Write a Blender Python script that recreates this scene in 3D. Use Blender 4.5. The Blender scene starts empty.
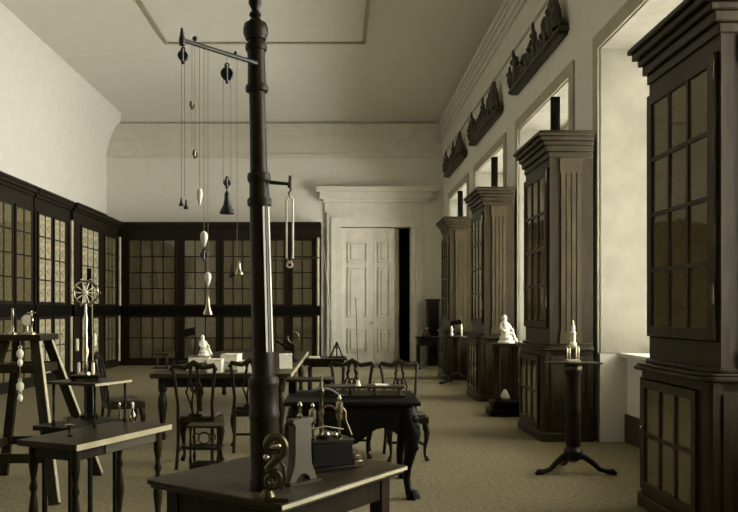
import bpy, bmesh, math, random
from mathutils import Vector, Matrix
random.seed(7)
PI = math.pi
scene = bpy.context.scene
COL = scene.collection
def lin(c):
    return tuple(((v/255)/12.92 if v/255 <= .04045 else ((v/255+.055)/1.055)**2.4) for v in c)

# ------------------------------------------------------------------ camera
EYE = 1.45; F = 760.0; VX, VY = 338.0, 312.0
cam_data = bpy.data.cameras.new('camera'); cam = bpy.data.objects.new('camera', cam_data)
COL.objects.link(cam); scene.camera = cam
cam.location = (0, 0, EYE); cam.rotation_euler = (PI/2, 0, 0)
cam_data.sensor_fit = 'HORIZONTAL'; cam_data.sensor_width = 36; cam_data.lens = F/738*36
cam_data.shift_x = (369-VX)/738; cam_data.shift_y = (VY-256)/738
cam_data.clip_start = .05; cam_data.clip_end = 200

# ------------------------------------------------------------------ world, daylight, exposure
world = bpy.data.worlds.new('overcast_sky'); scene.world = world; world.use_nodes = True
bg = world.node_tree.nodes['Background']
bg.inputs[0].default_value = (1.0, .98, .93, 1); bg.inputs[1].default_value = 9.0
vs = scene.view_settings
vs.view_transform = 'Standard'; vs.look = 'None'; vs.gamma = 1; vs.use_curve_mapping = False
vs.exposure = 1.03

# bays of the window wall: bookcase in front of each pier, window between
NEAR1, PITCH, BCL = 4.69, 3.8, 1.08
WALLX, WINX, LEFTX, BACKY, REARY = 2.93, 3.62, -6.45, 21.2, -3.2
SILL, HEAD, CORN0, CEIL = .99, 4.40, 5.75, 6.67
WINS = []
for k in range(-1, 4):
    y0 = NEAR1 + BCL + .0 + PITCH*k
    WINS.append((y0, y0 + PITCH - BCL))
for i, (a, b) in enumerate(WINS):        # portals only guide sampling of the sky through the openings
    L = bpy.data.lights.new('window_portal', 'AREA'); L.shape = 'RECTANGLE'
    L.size = HEAD-SILL; L.size_y = b-a; L.cycles.is_portal = True
    o = bpy.data.objects.new('window_portal', L); COL.objects.link(o)
    o.location = (WINX+.12, (a+b)/2, (SILL+HEAD)/2); o.rotation_euler = (0, PI/2, 0)

# ------------------------------------------------------------------ materials
M = {}
def mat(name, col, rough=.6, var=.12, scale=6, metal=0, bump=0, bscale=40, stretch=(1,1,1), spec=.5, col2=None):
    m = bpy.data.materials.new(name); m.use_nodes = True
    nt = m.node_tree; N = nt.nodes; b = N['Principled BSDF']
    b.inputs['Roughness'].default_value = rough; b.inputs['Metallic'].default_value = metal
    b.inputs['Specular IOR Level'].default_value = spec
    tc = N.new('ShaderNodeTexCoord'); mp = N.new('ShaderNodeMapping'); mp.inputs['Scale'].default_value = stretch
    nt.links.new(tc.outputs['Object'], mp.inputs[0])
    nz = N.new('ShaderNodeTexNoise'); nz.inputs['Scale'].default_value = scale; nz.inputs['Detail'].default_value = 5
    nt.links.new(mp.outputs[0], nz.inputs['Vector'])
    rp = N.new('ShaderNodeValToRGB'); c = lin(col)
    d = lin(col2) if col2 else tuple(v*(1-2*var) for v in c)
    u = c if col2 else tuple(min(1, v*(1+2*var)) for v in c)
    rp.color_ramp.elements[0].position = .3; rp.color_ramp.elements[1].position = .7
    rp.color_ramp.elements[0].color = (*d, 1); rp.color_ramp.elements[1].color = (*u, 1)
    nt.links.new(nz.outputs[0], rp.inputs[0]); nt.links.new(rp.outputs[0], b.inputs['Base Color'])
    if bump:
        n2 = N.new('ShaderNodeTexNoise'); n2.inputs['Scale'].default_value = bscale; n2.inputs['Detail'].default_value = 3
        nt.links.new(mp.outputs[0], n2.inputs['Vector'])
        bp = N.new('ShaderNodeBump'); bp.inputs['Strength'].default_value = bump; bp.inputs['Distance'].default_value = .01
        nt.links.new(n2.outputs[0], bp.inputs['Height']); nt.links.new(bp.outputs[0], b.inputs['Normal'])
    M[name] = m
    return m
mat('plaster', (216, 213, 202), .9, .018, 5, bump=.15, bscale=60)
mat('ceiling_plaster', (204, 200, 187), .9, .015, 5, bump=.1, bscale=50)
mat('trim_paint', (206, 203, 190), .7, .03, 5)
mat('white_paint', (220, 216, 200), .75, .03, 4)
mat('dimmed_reveal', (140, 136, 122), .85, .05, 5, bump=.1, bscale=50)  # kept darker than the wall plaster to offset strong light from the windows
mat('door_paint', (206, 202, 186), .6, .05, 4)
mat('floor', (138, 129, 102), .85, .0, 30, bump=.35, bscale=160, col2=(98, 90, 66), spec=.2)
mat('dark_wood', (33, 27.4, 14), .42, .25, 5, stretch=(6, 6, .8), bump=.1, bscale=30, spec=.15)
mat('case_wood', (44, 36.6, 19), .45, .22, 5, stretch=(5, 5, .7), bump=.1, bscale=30, spec=.25)
mat('pilaster_wood', (64, 55, 32), .5, .2, 5, stretch=(5, 5, .7), spec=.25)
mat('wall_case_wood', (28, 22, 11), .5, .2, 5, stretch=(5, 5, .7), spec=.2)
mat('black_wood', (9, 7, 3), .5, .25, 8, spec=.12)
mat('table_wood', (45, 38, 20), .4, .2, 4, stretch=(1, 5, 5), spec=.18)
mat('mid_wood', (60, 52.5, 31), .5, .15, 5)
mat('lit_edge_paint', (158, 149, 116), .45, .08, 6)  # pale colour stands in for light falling on table edges
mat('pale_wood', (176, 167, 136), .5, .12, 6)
mat('architrave', (166, 160, 138), .7, .05, 5)  # shade on the moulding is put into this darker colour
mat('pale_lining', (214, 206, 178), .8, .15, 7)
mat('lining', (80, 71, 48), .8, .15, 4)
mat('brass', (176, 168, 144), .22, .1, 10, metal=1)
mat('dull_brass', (84, 77, 58), .36, .15, 10, metal=1)
mat('iron', (16, 14, 9), .5, .2, 10)
mat('ivory', (222, 216, 192), .4, .04, 10)
mat('marble', (228, 224, 206), .45, .05, 14)
mat('paper', (226, 221, 200), .8, .04, 20)
mat('leather', (58, 49, 34), .6, .2, 20)
mat('gilt', (50, 43, 28), .5, .3, 18, bump=.4, bscale=50)
mat('cord', (120, 112, 88), .9, .1, 20)
mat('base_dark', (58, 51, 37), .6, .1, 6)
mat('trim_line', (150, 142, 114), .8, .05, 6)
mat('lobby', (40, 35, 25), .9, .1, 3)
def glass(name, refl, tint, rough=.03, haze=0, haze_col=(150, 142, 112)):  # diffuse layer paints pale haze and reflections into the panes
    m = bpy.data.materials.new(name); m.use_nodes = True; nt = m.node_tree; N = nt.nodes
    N.remove(N['Principled BSDF'])
    t = N.new('ShaderNodeBsdfTransparent'); t.inputs[0].default_value = (*tint, 1)
    g = N.new('ShaderNodeBsdfGlossy'); g.inputs['Roughness'].default_value = rough
    g.inputs[0].default_value = (.95, .92, .82, 1)
    nz = N.new('ShaderNodeTexNoise'); nz.inputs['Scale'].default_value = 3
    bp = N.new('ShaderNodeBump'); bp.inputs['Strength'].default_value = .05; bp.inputs['Distance'].default_value = .02
    nt.links.new(nz.outputs[0], bp.inputs['Height']); nt.links.new(bp.outputs[0], g.inputs['Normal'])
    fr = N.new('ShaderNodeFresnel'); fr.inputs[0].default_value = refl
    mx = N.new('ShaderNodeMixShader')
    nt.links.new(fr.outputs[0], mx.inputs[0]); nt.links.new(t.outputs[0], mx.inputs[1]); nt.links.new(g.outputs[0], mx.inputs[2])
    last = mx
    if haze:
        df = N.new('ShaderNodeBsdfDiffuse'); df.inputs[0].default_value = (*lin(haze_col), 1)
        m2 = N.new('ShaderNodeMixShader'); n3 = N.new('ShaderNodeTexNoise'); n3.inputs['Scale'].default_value = 4
        mr = N.new('ShaderNodeMapRange'); mr.inputs[1].default_value = .3; mr.inputs[2].default_value = .7
        mr.inputs[3].default_value = haze*.6; mr.inputs[4].default_value = haze*1.4
        nt.links.new(n3.outputs[0], mr.inputs[0]); nt.links.new(mr.outputs[0], m2.inputs[0])
        nt.links.new(mx.outputs[0], m2.inputs[1]); nt.links.new(df.outputs[0], m2.inputs[2]); last = m2
    nt.links.new(last.outputs[0], N['Material Output'].inputs[0])
    M[name] = m
glass('case_glass', 1.7, (.84, .82, .72), haze=.22, haze_col=(140, 130, 98))
glass('wall_case_glass', 2.1, (.84, .82, .72), haze=.18, haze_col=(160, 151, 118))
glass('end_case_glass', 1.8, (.82, .8, .7), haze=.24, haze_col=(150, 141, 108))
glass('pale_pane_glass', 1.9, (.82, .8, .7), haze=.36, haze_col=(216, 208, 180))  # stronger and paler diffuse layer than in the other panes
glass('window_glass', 1.3, (.97, .97, .95))
glass('vessel_glass', 1.9, (.8, .79, .7))

# ------------------------------------------------------------------ mesh helpers
class MB:
    def __init__(s): s.bm = bmesh.new()
    def quadring(s, rings, close=True, caps=True, smooth=True):
        bm = s.bm; vr = [[bm.verts.new(p) for p in r] for r in rings]
        n = len(rings[0])
        for a, b in zip(vr[:-1], vr[1:]):
            for i in range(n if close else n-1):
                j = (i+1) % n
                f = bm.faces.new((a[i], a[j], b[j], b[i])); f.smooth = smooth
        if caps:
            bm.faces.new(vr[0][::-1]); bm.faces.new(vr[-1])
        return s
    def box(s, x0, x1, y0, y1, z0, z1):
        s.quadring([[(x0,y0,z0),(x1,y0,z0),(x1,y1,z0),(x0,y1,z0)], [(x0,y0,z1),(x1,y0,z1),(x1,y1,z1),(x0,y1,z1)]], smooth=False)
        return s
    def beam(s, p, q, w, h, up=(0,0,1)):
        p = Vector(p); q = Vector(q); t = (q-p).normalized(); u = Vector(up)
        if abs(t.dot(u)) > .98: u = Vector((0,1,0))
        a = t.cross(u).normalized(); b = a.cross(t).normalized()
        r = [(-1,-1),(1,-1),(1,1),(-1,1)]
        s.quadring([[c + a*(i*w/2) + b*(j*h/2) for i, j in r] for c in (p, q)], smooth=False)
        return s
    def prism(s, poly, z0, z1, mtx=None):
        r0 = [Vector((x, y, z0)) for x, y in poly]; r1 = [Vector((x, y, z1)) for x, y in poly]
        if mtx: r0 = [mtx @ v for v in r0]; r1 = [mtx @ v for v in r1]
        s.quadring([r0, r1], smooth=False)
        return s
    def lathe(s, prof, c=(0,0,0), seg=14, mtx=None):
        rings = []
        for r, z in prof:
            ring = [Vector((max(r,1e-4)*math.cos(2*PI*i/seg), max(r,1e-4)*math.sin(2*PI*i/seg), z)) for i in range(seg)]
            if mtx: ring = [mtx @ v for v in ring]
            rings.append([v + Vector(c) for v in ring])
        s.quadring(rings)
        return s
    def ball(s, c, r, seg=12, sz=1):
        n = 7
        s.lathe([(r*math.sin(PI*i/n), -r*sz*math.cos(PI*i/n)) for i in range(n+1)], c, seg)
        return s
    def sweep(s, pts, rad, seg=8, flat=1, up=(0,0,1)):
        pts = [Vector(p) for p in pts]; n = len(pts)
        if not hasattr(rad, '__len__'): rad = [rad]*n
        rings = []; pa = None
        for i in range(n):
            t = (pts[min(i+1, n-1)] - pts[max(i-1, 0)]).normalized()
            if pa is None:
                u = Vector(up)
                if abs(t.dot(u)) > .9: u = Vector((0,1,0)) if abs(t.y) < .9 else Vector((1,0,0))
                a = t.cross(u).normalized()
            else:
                a = (pa - t*pa.dot(t)).normalized()
            pa = a; b = t.cross(a)
            rings.append([pts[i] + (a*math.cos(2*PI*k/seg) + b*math.sin(2*PI*k/seg)*flat)*rad[i] for k in range(seg)])
        s.quadring(rings)
        return s
    def ring(s, c, R, r, mtx=None, seg=24, sec=6, a0=0, a1=2*PI):
        full = abs(a1-a0-2*PI) < 1e-6; n = seg if full else seg+1; rings = []
        for i in range(n + (1 if full else 0)):
            a = a0 + (a1-a0)*i/seg
            q = []
            for k in range(sec):
                t = 2*PI*k/sec; rr = R + r*math.cos(t)
                v = Vector((rr*math.cos(a), rr*math.sin(a), r*math.sin(t)))
                if mtx: v = mtx @ v
                q.append(v + Vector(c))
            rings.append(q)
        s.quadring(rings, caps=not full)
        return s
    def build(s, name, m, parent=None, loc=(0,0,0), rotz=0, bevel=0):
        bm = s.bm
        bmesh.ops.remove_doubles(bm, verts=bm.verts, dist=1e-6)
        bmesh.ops.recalc_face_normals(bm, faces=bm.faces)
        me = bpy.data.meshes.new(name); bm.to_mesh(me); bm.free()
        me.set_sharp_from_angle(angle=math.radians(38))
        me.materials.append(M[m])
        o = bpy.data.objects.new(name, me); COL.objects.link(o)
        o.location = loc; o.rotation_euler = (0, 0, rotz)
        if parent: o.parent = parent
        if bevel:
            b = o.modifiers.new('bevel', 'BEVEL'); b.width = bevel; b.segments = 2; b.limit_method = 'ANGLE'
        return o
def tag(o, label, cat=None, group=None, kind=None):
    o['label'] = label
    if cat: o['category'] = cat
    if group: o['group'] = group
    if kind: o['kind'] = kind
    return o
def thing(name, label, cat, loc=(0,0,0), rotz=0, group=None):
    o = bpy.data.objects.new(name, None); COL.objects.link(o); o.empty_display_size = .1
    o.location = loc; o.rotation_euler = (0, 0, rotz)
    return tag(o, label, cat, group)
def kids(o): return [c for c in bpy.data.objects if c.parent == o]
def copy_tree(o, parent=None):
    c = o.copy(); COL.objects.link(c); c.parent = parent
    for ch in kids(o): copy_tree(ch, c)
    return c
def at(x, y, D): return Vector(((x-VX)*D/F, D, EYE + (VY-y)*D/F))
RX = Matrix.Rotation(PI/2, 4, 'X'); RY = Matrix.Rotation(PI/2, 4, 'Y')
def rounded(x0, x1, y0, y1, r, n=5):
    """plan outline, front corners (y0 side) rounded"""
    p = [(x1, y1), (x0, y1)]
    for i in range(n+1):
        a = PI + (PI/2)*i/n; p.append((x0+r+r*math.cos(a), y0+r+r*math.sin(a)))
    for i in range(n+1):
        a = 1.5*PI + (PI/2)*i/n; p.append((x1-r+r*math.cos(a), y0+r+r*math.sin(a)))
    return p

# ------------------------------------------------------------------ room shell
def struct(o, label): return tag(o, label, kind='structure')
XO = WINX + .35
struct(MB().box(LEFTX-.3, XO, REARY-.3, BACKY+3, -.2, 0).build('floor', 'floor'), 'mottled grey-brown floor of the long hall')
struct(MB().box(LEFTX-.3, LEFTX, REARY-.3, BACKY+.4, 0, CEIL+.05).build('wall_left', 'plaster'), 'plain pale plaster wall above the long bookcases')
struct(MB().box(LEFTX, XO, REARY-.3, REARY, 0, CEIL+.05).build('wall_rear', 'plaster'), 'plain pale plaster end wall behind the viewer')
# back wall with door opening
DX0, DX1, DZ = (341-VX)*BACKY/F, (411-VX)*BACKY/F, EYE + (VY-227)*BACKY/F
m = MB(); m.box(LEFTX, DX0, BACKY, BACKY+.4, 0, CEIL+.05); m.box(DX1, XO, BACKY, BACKY+.4, 0, CEIL+.05); m.box(DX0, DX1, BACKY, BACKY+.4, DZ, CEIL+.05)
struct(m.build('wall_back', 'plaster'), 'pale plaster end wall with tall double door')
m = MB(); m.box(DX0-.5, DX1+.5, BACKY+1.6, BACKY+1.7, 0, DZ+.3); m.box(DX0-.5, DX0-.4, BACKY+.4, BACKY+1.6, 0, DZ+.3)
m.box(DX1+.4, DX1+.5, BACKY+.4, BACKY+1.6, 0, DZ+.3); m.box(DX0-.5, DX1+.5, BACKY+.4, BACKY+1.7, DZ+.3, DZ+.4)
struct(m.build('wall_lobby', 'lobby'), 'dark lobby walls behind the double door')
# window wall
m = MB(); edges = [REARY] + [v for w in WINS for v in w] + [BACKY]
for a, b in zip(edges[0::2], edges[1::2]):
    if b-a > .01: m.box(WALLX, XO, a, b, 0, HEAD)
m.box(WALLX, XO, REARY, BACKY, HEAD, CEIL+.05)
wr = struct(m.build('wall_right', 'plaster'), 'thick pale plaster wall of deep window recesses')
for i, (a, b) in enumerate(WINS):
    n = i+1
    w = struct(MB().box(WALLX+.30, XO, a, b, 0, SILL-.04).build('wall_sill', 'plaster'), 'low parapet wall under a tall window')
    MB().box(WALLX+.22, WINX-.02, a, b, SILL-.04, SILL).build('sill_board', 'white_paint', w)
    struct(MB().box(WALLX+.27, WALLX+.30, a+.002, b-.002, 0, .31).build('baseboard_window', 'base_dark'), 'dark skirting board at the foot of the parapet')
    # lining of the splay, darkened in colour to temper the window light
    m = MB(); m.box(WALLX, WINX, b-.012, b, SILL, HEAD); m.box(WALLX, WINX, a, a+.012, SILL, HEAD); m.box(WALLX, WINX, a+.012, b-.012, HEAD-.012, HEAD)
    m.build('reveal_lining', 'dimmed_reveal', w)
    # architrave on the room face
    m = MB(); t = .17
    for (y0, y1, z0, z1) in ((a-t, a, SILL, HEAD+t), (b, b+t, SILL, HEAD+t), (a, b, HEAD, HEAD+t)):
        m.box(WALLX-.03, WALLX, y0, y1, z0, z1)
    struct(m.build('trim_window', 'architrave'), 'flat moulded architrave round a tall window')
    # window: casement frame and panes
    m = MB(); cy = (a+b)/2; fw = .07
    m.box(WINX, WINX+.08, a, a+fw, SILL, HEAD); m.box(WINX, WINX+.08, b-fw, b, SILL, HEAD)
    m.box(WINX, WINX+.08, a, b, SILL, SILL+.09); m.box(WINX, WINX+.08, a, b, HEAD-.09, HEAD); m.box(WINX, WINX+.08, cy-.05, cy+.05, SILL, HEAD)
    m.box(WINX, WINX+.08, a, b, 3.45, 3.53)
    zs = [SILL+.09 + (3.45-SILL-.09)*k/4 for k in range(5)]
    for z in zs[1:-1]: m.box(WINX+.02, WINX+.05, a, b, z-.015, z+.015)
    ys = [(a+fw, cy-.05), (cy+.05, b-fw)]
    for y0, y1 in ys: m.box(WINX+.02, WINX+.05, (y0+y1)/2-.015, (y0+y1)/2+.015, SILL, HEAD)
    wf = struct(m.build('window_%d' % n, 'white_paint'), 'tall glazed casement window in its deep recess')
    pane = None
    for y0, y1 in ys:
        for h in (0, 1):
            for z0, z1 in list(zip(zs[:-1], zs[1:])) + [(3.53, HEAD-.09)]:
                yy = y0 + (y1-y0)*h/2
                MB().box(WINX+.033, WINX+.037, yy+.005, yy+(y1-y0)/2-.005, z0+.005, z1-.005).build('pane', 'window_glass', wf)
# ceiling: sloping border rising to a flat field
ins, rise = 1.5, .42
x0, x1, y0, y1 = LEFTX, XO, REARY, BACKY
m = MB(); bm = m.bm
o4 = [bm.verts.new(v) for v in ((x0,y0,CEIL),(WALLX,y0,CEIL),(WALLX,y1,CEIL),(x0,y1,CEIL))]
i4 = [bm.verts.new(v) for v in ((x0+ins,y0+ins,CEIL+rise),(WALLX-ins,y0+ins,CEIL+rise),(WALLX-ins,y1-ins,CEIL+rise),(x0+ins,y1-ins,CEIL+rise))]
for k in range(4): bm.faces.new((o4[k], o4[(k+1)%4], i4[(k+1)%4], i4[k]))
bm.faces.new(i4)
ret = bmesh.ops.extrude_face_region(bm, geom=list(bm.faces))
for v in [g for g in ret['geom'] if isinstance(g, bmesh.types.BMVert)]: v.co.z += .3
cl = struct(m.build('ceiling', 'ceiling_plaster'), 'pale plaster ceiling with sloping coved border')
cz = CEIL+rise
Dp = (cz-EYE)*F/(VY-43); px0, px1 = (165-VX)*Dp/F, (366-VX)*Dp/F
m = MB(); t = .07
m.box(px0, px1, Dp-t, Dp, cz-.03, cz); m.box(px0, px0+t, 2, Dp-t, cz-.03, cz); m.box(px1-t, px1, 2, Dp-t, cz-.03, cz); m.box(px0, px1, 2-t, 2, cz-.03, cz)
struct(m.build('trim_ceiling', 'base_dark'), 'thin dark rectangular moulding on the ceiling').data.materials[0] = M['trim_line']
# stepped cornices
steps = [(CORN0, CORN0+.10, .05), (CORN0+.10, CORN0+.50, .02), (CORN0+.50, CORN0+.60, .06), (CORN0+.60, CORN0+.72, .09), (CORN0+.72, CORN0+.80, .13), (CORN0+.80, CEIL, .16)]
m = MB()
for a, b, d in steps: m.box(WALLX-d, WALLX, REARY, BACKY, a, b)
struct(m.build('trim_cornice_window_wall', 'trim_paint'), 'stepped plaster cornice along the window wall')
m = MB()
for a, b, d in steps: m.box(LEFTX, WALLX-d, BACKY-d, BACKY, a, b)
struct(m.build('trim_cornice_end_wall', 'trim_paint'), 'stepped plaster cornice over the double door wall')
m = MB(); cv = []
for q in range(17):
    th = PI/2*q/16; cv.append((LEFTX+1.1*(1-math.cos(th)), 5.75+(CEIL+rise*.73-5.75)*math.sin(th)))
m.quadring([[(x, yy, z) for x, z in cv] for yy in (REARY, BACKY)], close=False, caps=False)
struct(m.build('trim_cove', 'plaster'), 'wide curved plaster cove above the long bookcases')
# door surround
k = BACKY/F
def bz(y): return EYE + (VY-y)*k
def bx_(x): return (x-VX)*k
m = MB()
m.box(bx_(327), DX0, BACKY-.08, BACKY, 0, bz(213)); m.box(DX1, bx_(422), BACKY-.08, BACKY, 0, bz(213)); m.box(DX0, DX1, BACKY-.08, BACKY, DZ, bz(213))
m.box(bx_(331), bx_(334), BACKY-.11, BACKY-.08, 0, bz(217)); m.box(bx_(415), bx_(418), BACKY-.11, BACKY-.08, 0, bz(217)); m.box(bx_(334), bx_(415), BACKY-.11, BACKY-.08, bz(220), bz(217))
m.box(bx_(325), bx_(424), BACKY-.06, BACKY, bz(213), bz(203)); 
m.box(bx_(323), bx_(428), BACKY-.14, BACKY, bz(203), bz(200)); m.box(bx_(320), bx_(432), BACKY-.22, BACKY, bz(200), bz(193)); m.box(bx_(317), bx_(435), BACKY-.30, BACKY, bz(193), bz(188))
struct(m.build('trim_door_surround', 'trim_paint'), 'tall moulded door surround with projecting cornice')
m = MB()
m.box(bx_(303), bx_(324), BACKY-.05, BACKY, 0, bz(225)); 
def leaf(name, xa, xb, parent=None, angle=0, hinge=None, panels=True):
    w = xb-xa; h = DZ-.02
    d = MB(); d.box(0, w, 0, .05, .01, h)
    o = d.build(name, 'door_paint')
    if panels:
        for ya, yb in ((242, 262), (267, 317), (328, 352)):
            za, zb = bz(yb), bz(ya); e = w*.2
            p = MB(); t = .035
            p.box(e, w-e, -.035, 0, za, za+t); p.box(e, w-e, -.035, 0, zb-t, zb); p.box(e, e+t, -.035, 0, za+t, zb-t); p.box(w-e-t, w-e, -.035, 0, za+t, zb-t)
            p.box(e+t*2.4, w-e-t*2.4, -.03, 0, za+t*2.4, zb-t*2.4)
            p.build('panel', 'door_paint', o, bevel=.006)
    o.location = (xa, BACKY+.06, 0)
    return o
mid = bx_(374)
l1 = struct(leaf('door_1', DX0+.005, mid-.004), 'pale panelled leaf of tall double door, closed')
l2 = struct(leaf('door_2', mid+.004, bx_(394)), 'pale panelled leaf of tall double door beside dark gap')
f3 = leaf('door_3', bx_(394)+.01, DX1-.005, panels=False); struct(f3, 'narrow fold of double door swung back into the dark')
f3.location = (bx_(394)+.012, BACKY+.07, 0); f3.rotation_euler = (0, 0, math.radians(68))
MB().lathe([(.012,0),(.012,.03),(.03,.04),(.03,.06),(.01,.075)], (mid-.06, 0, 0), 10).build('knob', 'brass', l1)
for c in kids(l1):
    if c.name.startswith('knob'):
        c.location = (bx_(374)-DX0-.05 - (mid-.06), 0, 1.15); c.rotation_euler = (PI/2, 0, 0); c.location = (0,0,0)
        c.data.transform(Matrix.Translation((-(mid-.06), 0, 0))); c.location = (mid-DX0-.06, 0, 1.15)

# ------------------------------------------------------------------ bookcases
PANES = {}
def glazed_door(root, name, x0, x1, z0, z1, cols, rows, y=-.035, wood='case_wood', stile=.06, mun=.02, gl='case_glass'):
    m = MB(); th = .035
    m.box(x0, x0+stile, y, y+th, z0, z1); m.box(x1-stile, x1, y, y+th, z0, z1)
    m.box(x0+stile, x1-stile, y, y+th, z0, z0+stile); m.box(x0+stile, x1-stile, y, y+th, z1-stile, z1)
    gx0, gx1, gz0, gz1 = x0+stile, x1-stile, z0+stile, z1-stile
    pw, ph = (gx1-gx0)/cols, (gz1-gz0)/rows
    for c in range(1, cols): m.box(gx0+pw*c-mun/2, gx0+pw*c+mun/2, y+.004, y+th-.004, gz0, gz1)
    for r in range(1, rows):
        for c in range(cols):
            m.box(gx0+pw*c+(mun/2 if c else 0), gx0+pw*(c+1)-(mun/2 if c < cols-1 else 0), y+.004, y+th-.004, gz0+ph*r-mun/2, gz0+ph*r+mun/2)
    d = m.build(name, wood, root)
    key = (round(pw, 3), round(ph, 3), gl)
    if key not in PANES:
        p = MB().box(-pw/2, pw/2, -.002, .002, -ph/2, ph/2).build('pane', gl); PANES[key] = p.data; bpy.data.objects.remove(p)
    for c in range(cols):
        for r in range(rows):
            p = bpy.data.objects.new('pane', PANES[key]); COL.objects.link(p); p.parent = d
            p.location = (gx0+pw*(c+.5), y+th/2, gz0+ph*(r+.5))
            p.rotation_euler = (random.gauss(0, .004), 0, random.gauss(0, .006))
    return d
def carcass(m, x0, x1, y0, y1, z0, z1, t=.03):
    m.box(x0, x0+t, y0, y1, z0, z1); m.box(x1-t, x1, y0, y1, z0, z1); m.box(x0+t, x1-t, y1-.02, y1, z0, z1)
    m.box(x0+t, x1-t, y0, y1-.02, z0, z0+t); m.box(x0+t, x1-t, y0, y1-.02, z1-t, z1)

def pier_case():
    L = BCL; W = 'case_wood'
    r = thing('bookcase', 'x', 'bookcase')
    BD = .575                           # back of the case in local y (front of the lower stage at 0)
    MB().prism(rounded(-.03, L+.03, -.03, BD, .12), 0, .10).build('plinth', W, r, bevel=.01)
    m = MB(); m.box(.0, .03, .04, BD, .10, 1.02); m.box(L-.03, L, .04, BD, .10, 1.02); m.box(.03, L-.03, BD-.02, BD, .10, 1.02)
    m.prism(rounded(0, L, 0, BD, .10), .10, .13); m.prism(rounded(0, L, 0, BD, .10), .96, 1.02)
    m.box(.04, .11, .005, .05, .13, .96); m.box(L-.11, L-.04, .005, .05, .13, .96)
    m.sweep([(.05,.05,.13),(.05,.05,.96)], .05, 10); m.sweep([(L-.05,.05,.13),(L-.05,.05,.96)], .05, 10)
    m.build('lower_body', W, r)
    # sunk side panels
    for sx in (0, 1):
        m = MB(); xx0, xx1 = (L, L+.012) if sx else (-.012, 0)
        m.box(xx0, xx1, .10, .17, .14, .94); m.box(xx0, xx1, BD-.07, BD, .14, .94); m.box(xx0, xx1, .17, BD-.07, .14, .22); m.box(xx0, xx1, .17, BD-.07, .86, .94)
        m.build('side_frame', W, r)
    m = MB(); m.prism(rounded(-.045, L+.045, -.05, BD, .12), 1.02, 1.05); m.prism(rounded(-.03, L+.03, -.03, BD, .11), 1.05, 1.07)
    m.prism(rounded(-.01, L+.01, .03, BD, .10), 1.07, 1.10)
    m.build('counter', W, r, bevel=.008)
    f = .09
    m = MB(); carcass(m, 0, L, f, BD, 1.10, 3.20); m.box(.03, L-.03, f, f+.03, 3.08, 3.17); m.box(.03, L-.03, f, f+.03, 1.13, 1.26)
    m.build('upper_body', W, r)
    MB().box(.03, L-.03, BD-.03, BD-.02, .13, 3.17).build('back_lining', 'lining', r)
    for z in (.535, 1.70, 2.15, 2.62): MB().box(.03, L-.03, (f if z > 1 else .04)+.03, BD-.03, z-.012, z+.012).build('shelf', W, r)
    for sx in (0, 1):                    # fluted pilaster on each end
        m = MB(); xa, xb = (L, L+.02) if sx else (-.02, 0)
        m.box(xa, xb, f+.11, f+.36, 1.10, 1.22); m.box(xa, xb, f+.11, f+.36, 3.0, 3.17)
        for k in range(4):
            yy = f+.125+k*.058; m.box(xa, xb, yy, yy+.046, 1.22, 3.0)
        m.build('pilaster', 'pilaster_wood', r)
    m = MB(); p = 0
    for z0, z1, d in ((3.17, 3.24, .02), (3.24, 3.31, .05), (3.31, 3.36, .08), (3.36, 3.41, .12), (3.41, 3.45, .15), (3.45, 3.47, .13)):
        m.prism([(-d*.4, f-d), (L+d*.4, f-d), (L+d*.4, BD), (-d*.4, BD)], z0, z1)
    m.build('cornice', W, r, bevel=.018)
    d = glazed_door(r, 'upper_door', .035, L-.035, 1.27, 3.07, 3, 4, y=f-.035, stile=.075, mun=.028)
    for z in (1.5, 2.9): MB().sweep([(L-.03, f-.04, z), (L-.03, f-.04, z+.12)], .009).build('hinge', 'dull_brass', d)
    d = glazed_door(r, 'lower_door', .11, L-.11, .14, .95, 3, 2, y=-.02, stile=.06, mun=.028)
    MB().ball((.15, -.03, .6), .014).build('knob', 'brass', d)
    return r
pc = pier_case()
caselabels = ['dark glazed bookcase with open window recess on both sides, nearest the square pulley table',
              'dark glazed bookcase directly behind the tripod stand with wide plate',
              'dark glazed bookcase directly behind the seated white statuette',
              'dark glazed bookcase closest to the tall double door']
caselabels[0] = 'tall dark glazed bookcase beside parapet with dark skirting board'
cases = []
for i in range(4):
    c = pc if i == 0 else copy_tree(pc)
    c.location = (2.27+.005, NEAR1+BCL+PITCH*i, 0); c.rotation_euler = (0, 0, -PI/2)
    tag(c, caselabels[i], 'bookcase', 'bookcases between the windows'); cases.append(c)
    if WALLX - (2.275+.575) > .0: pass

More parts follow.
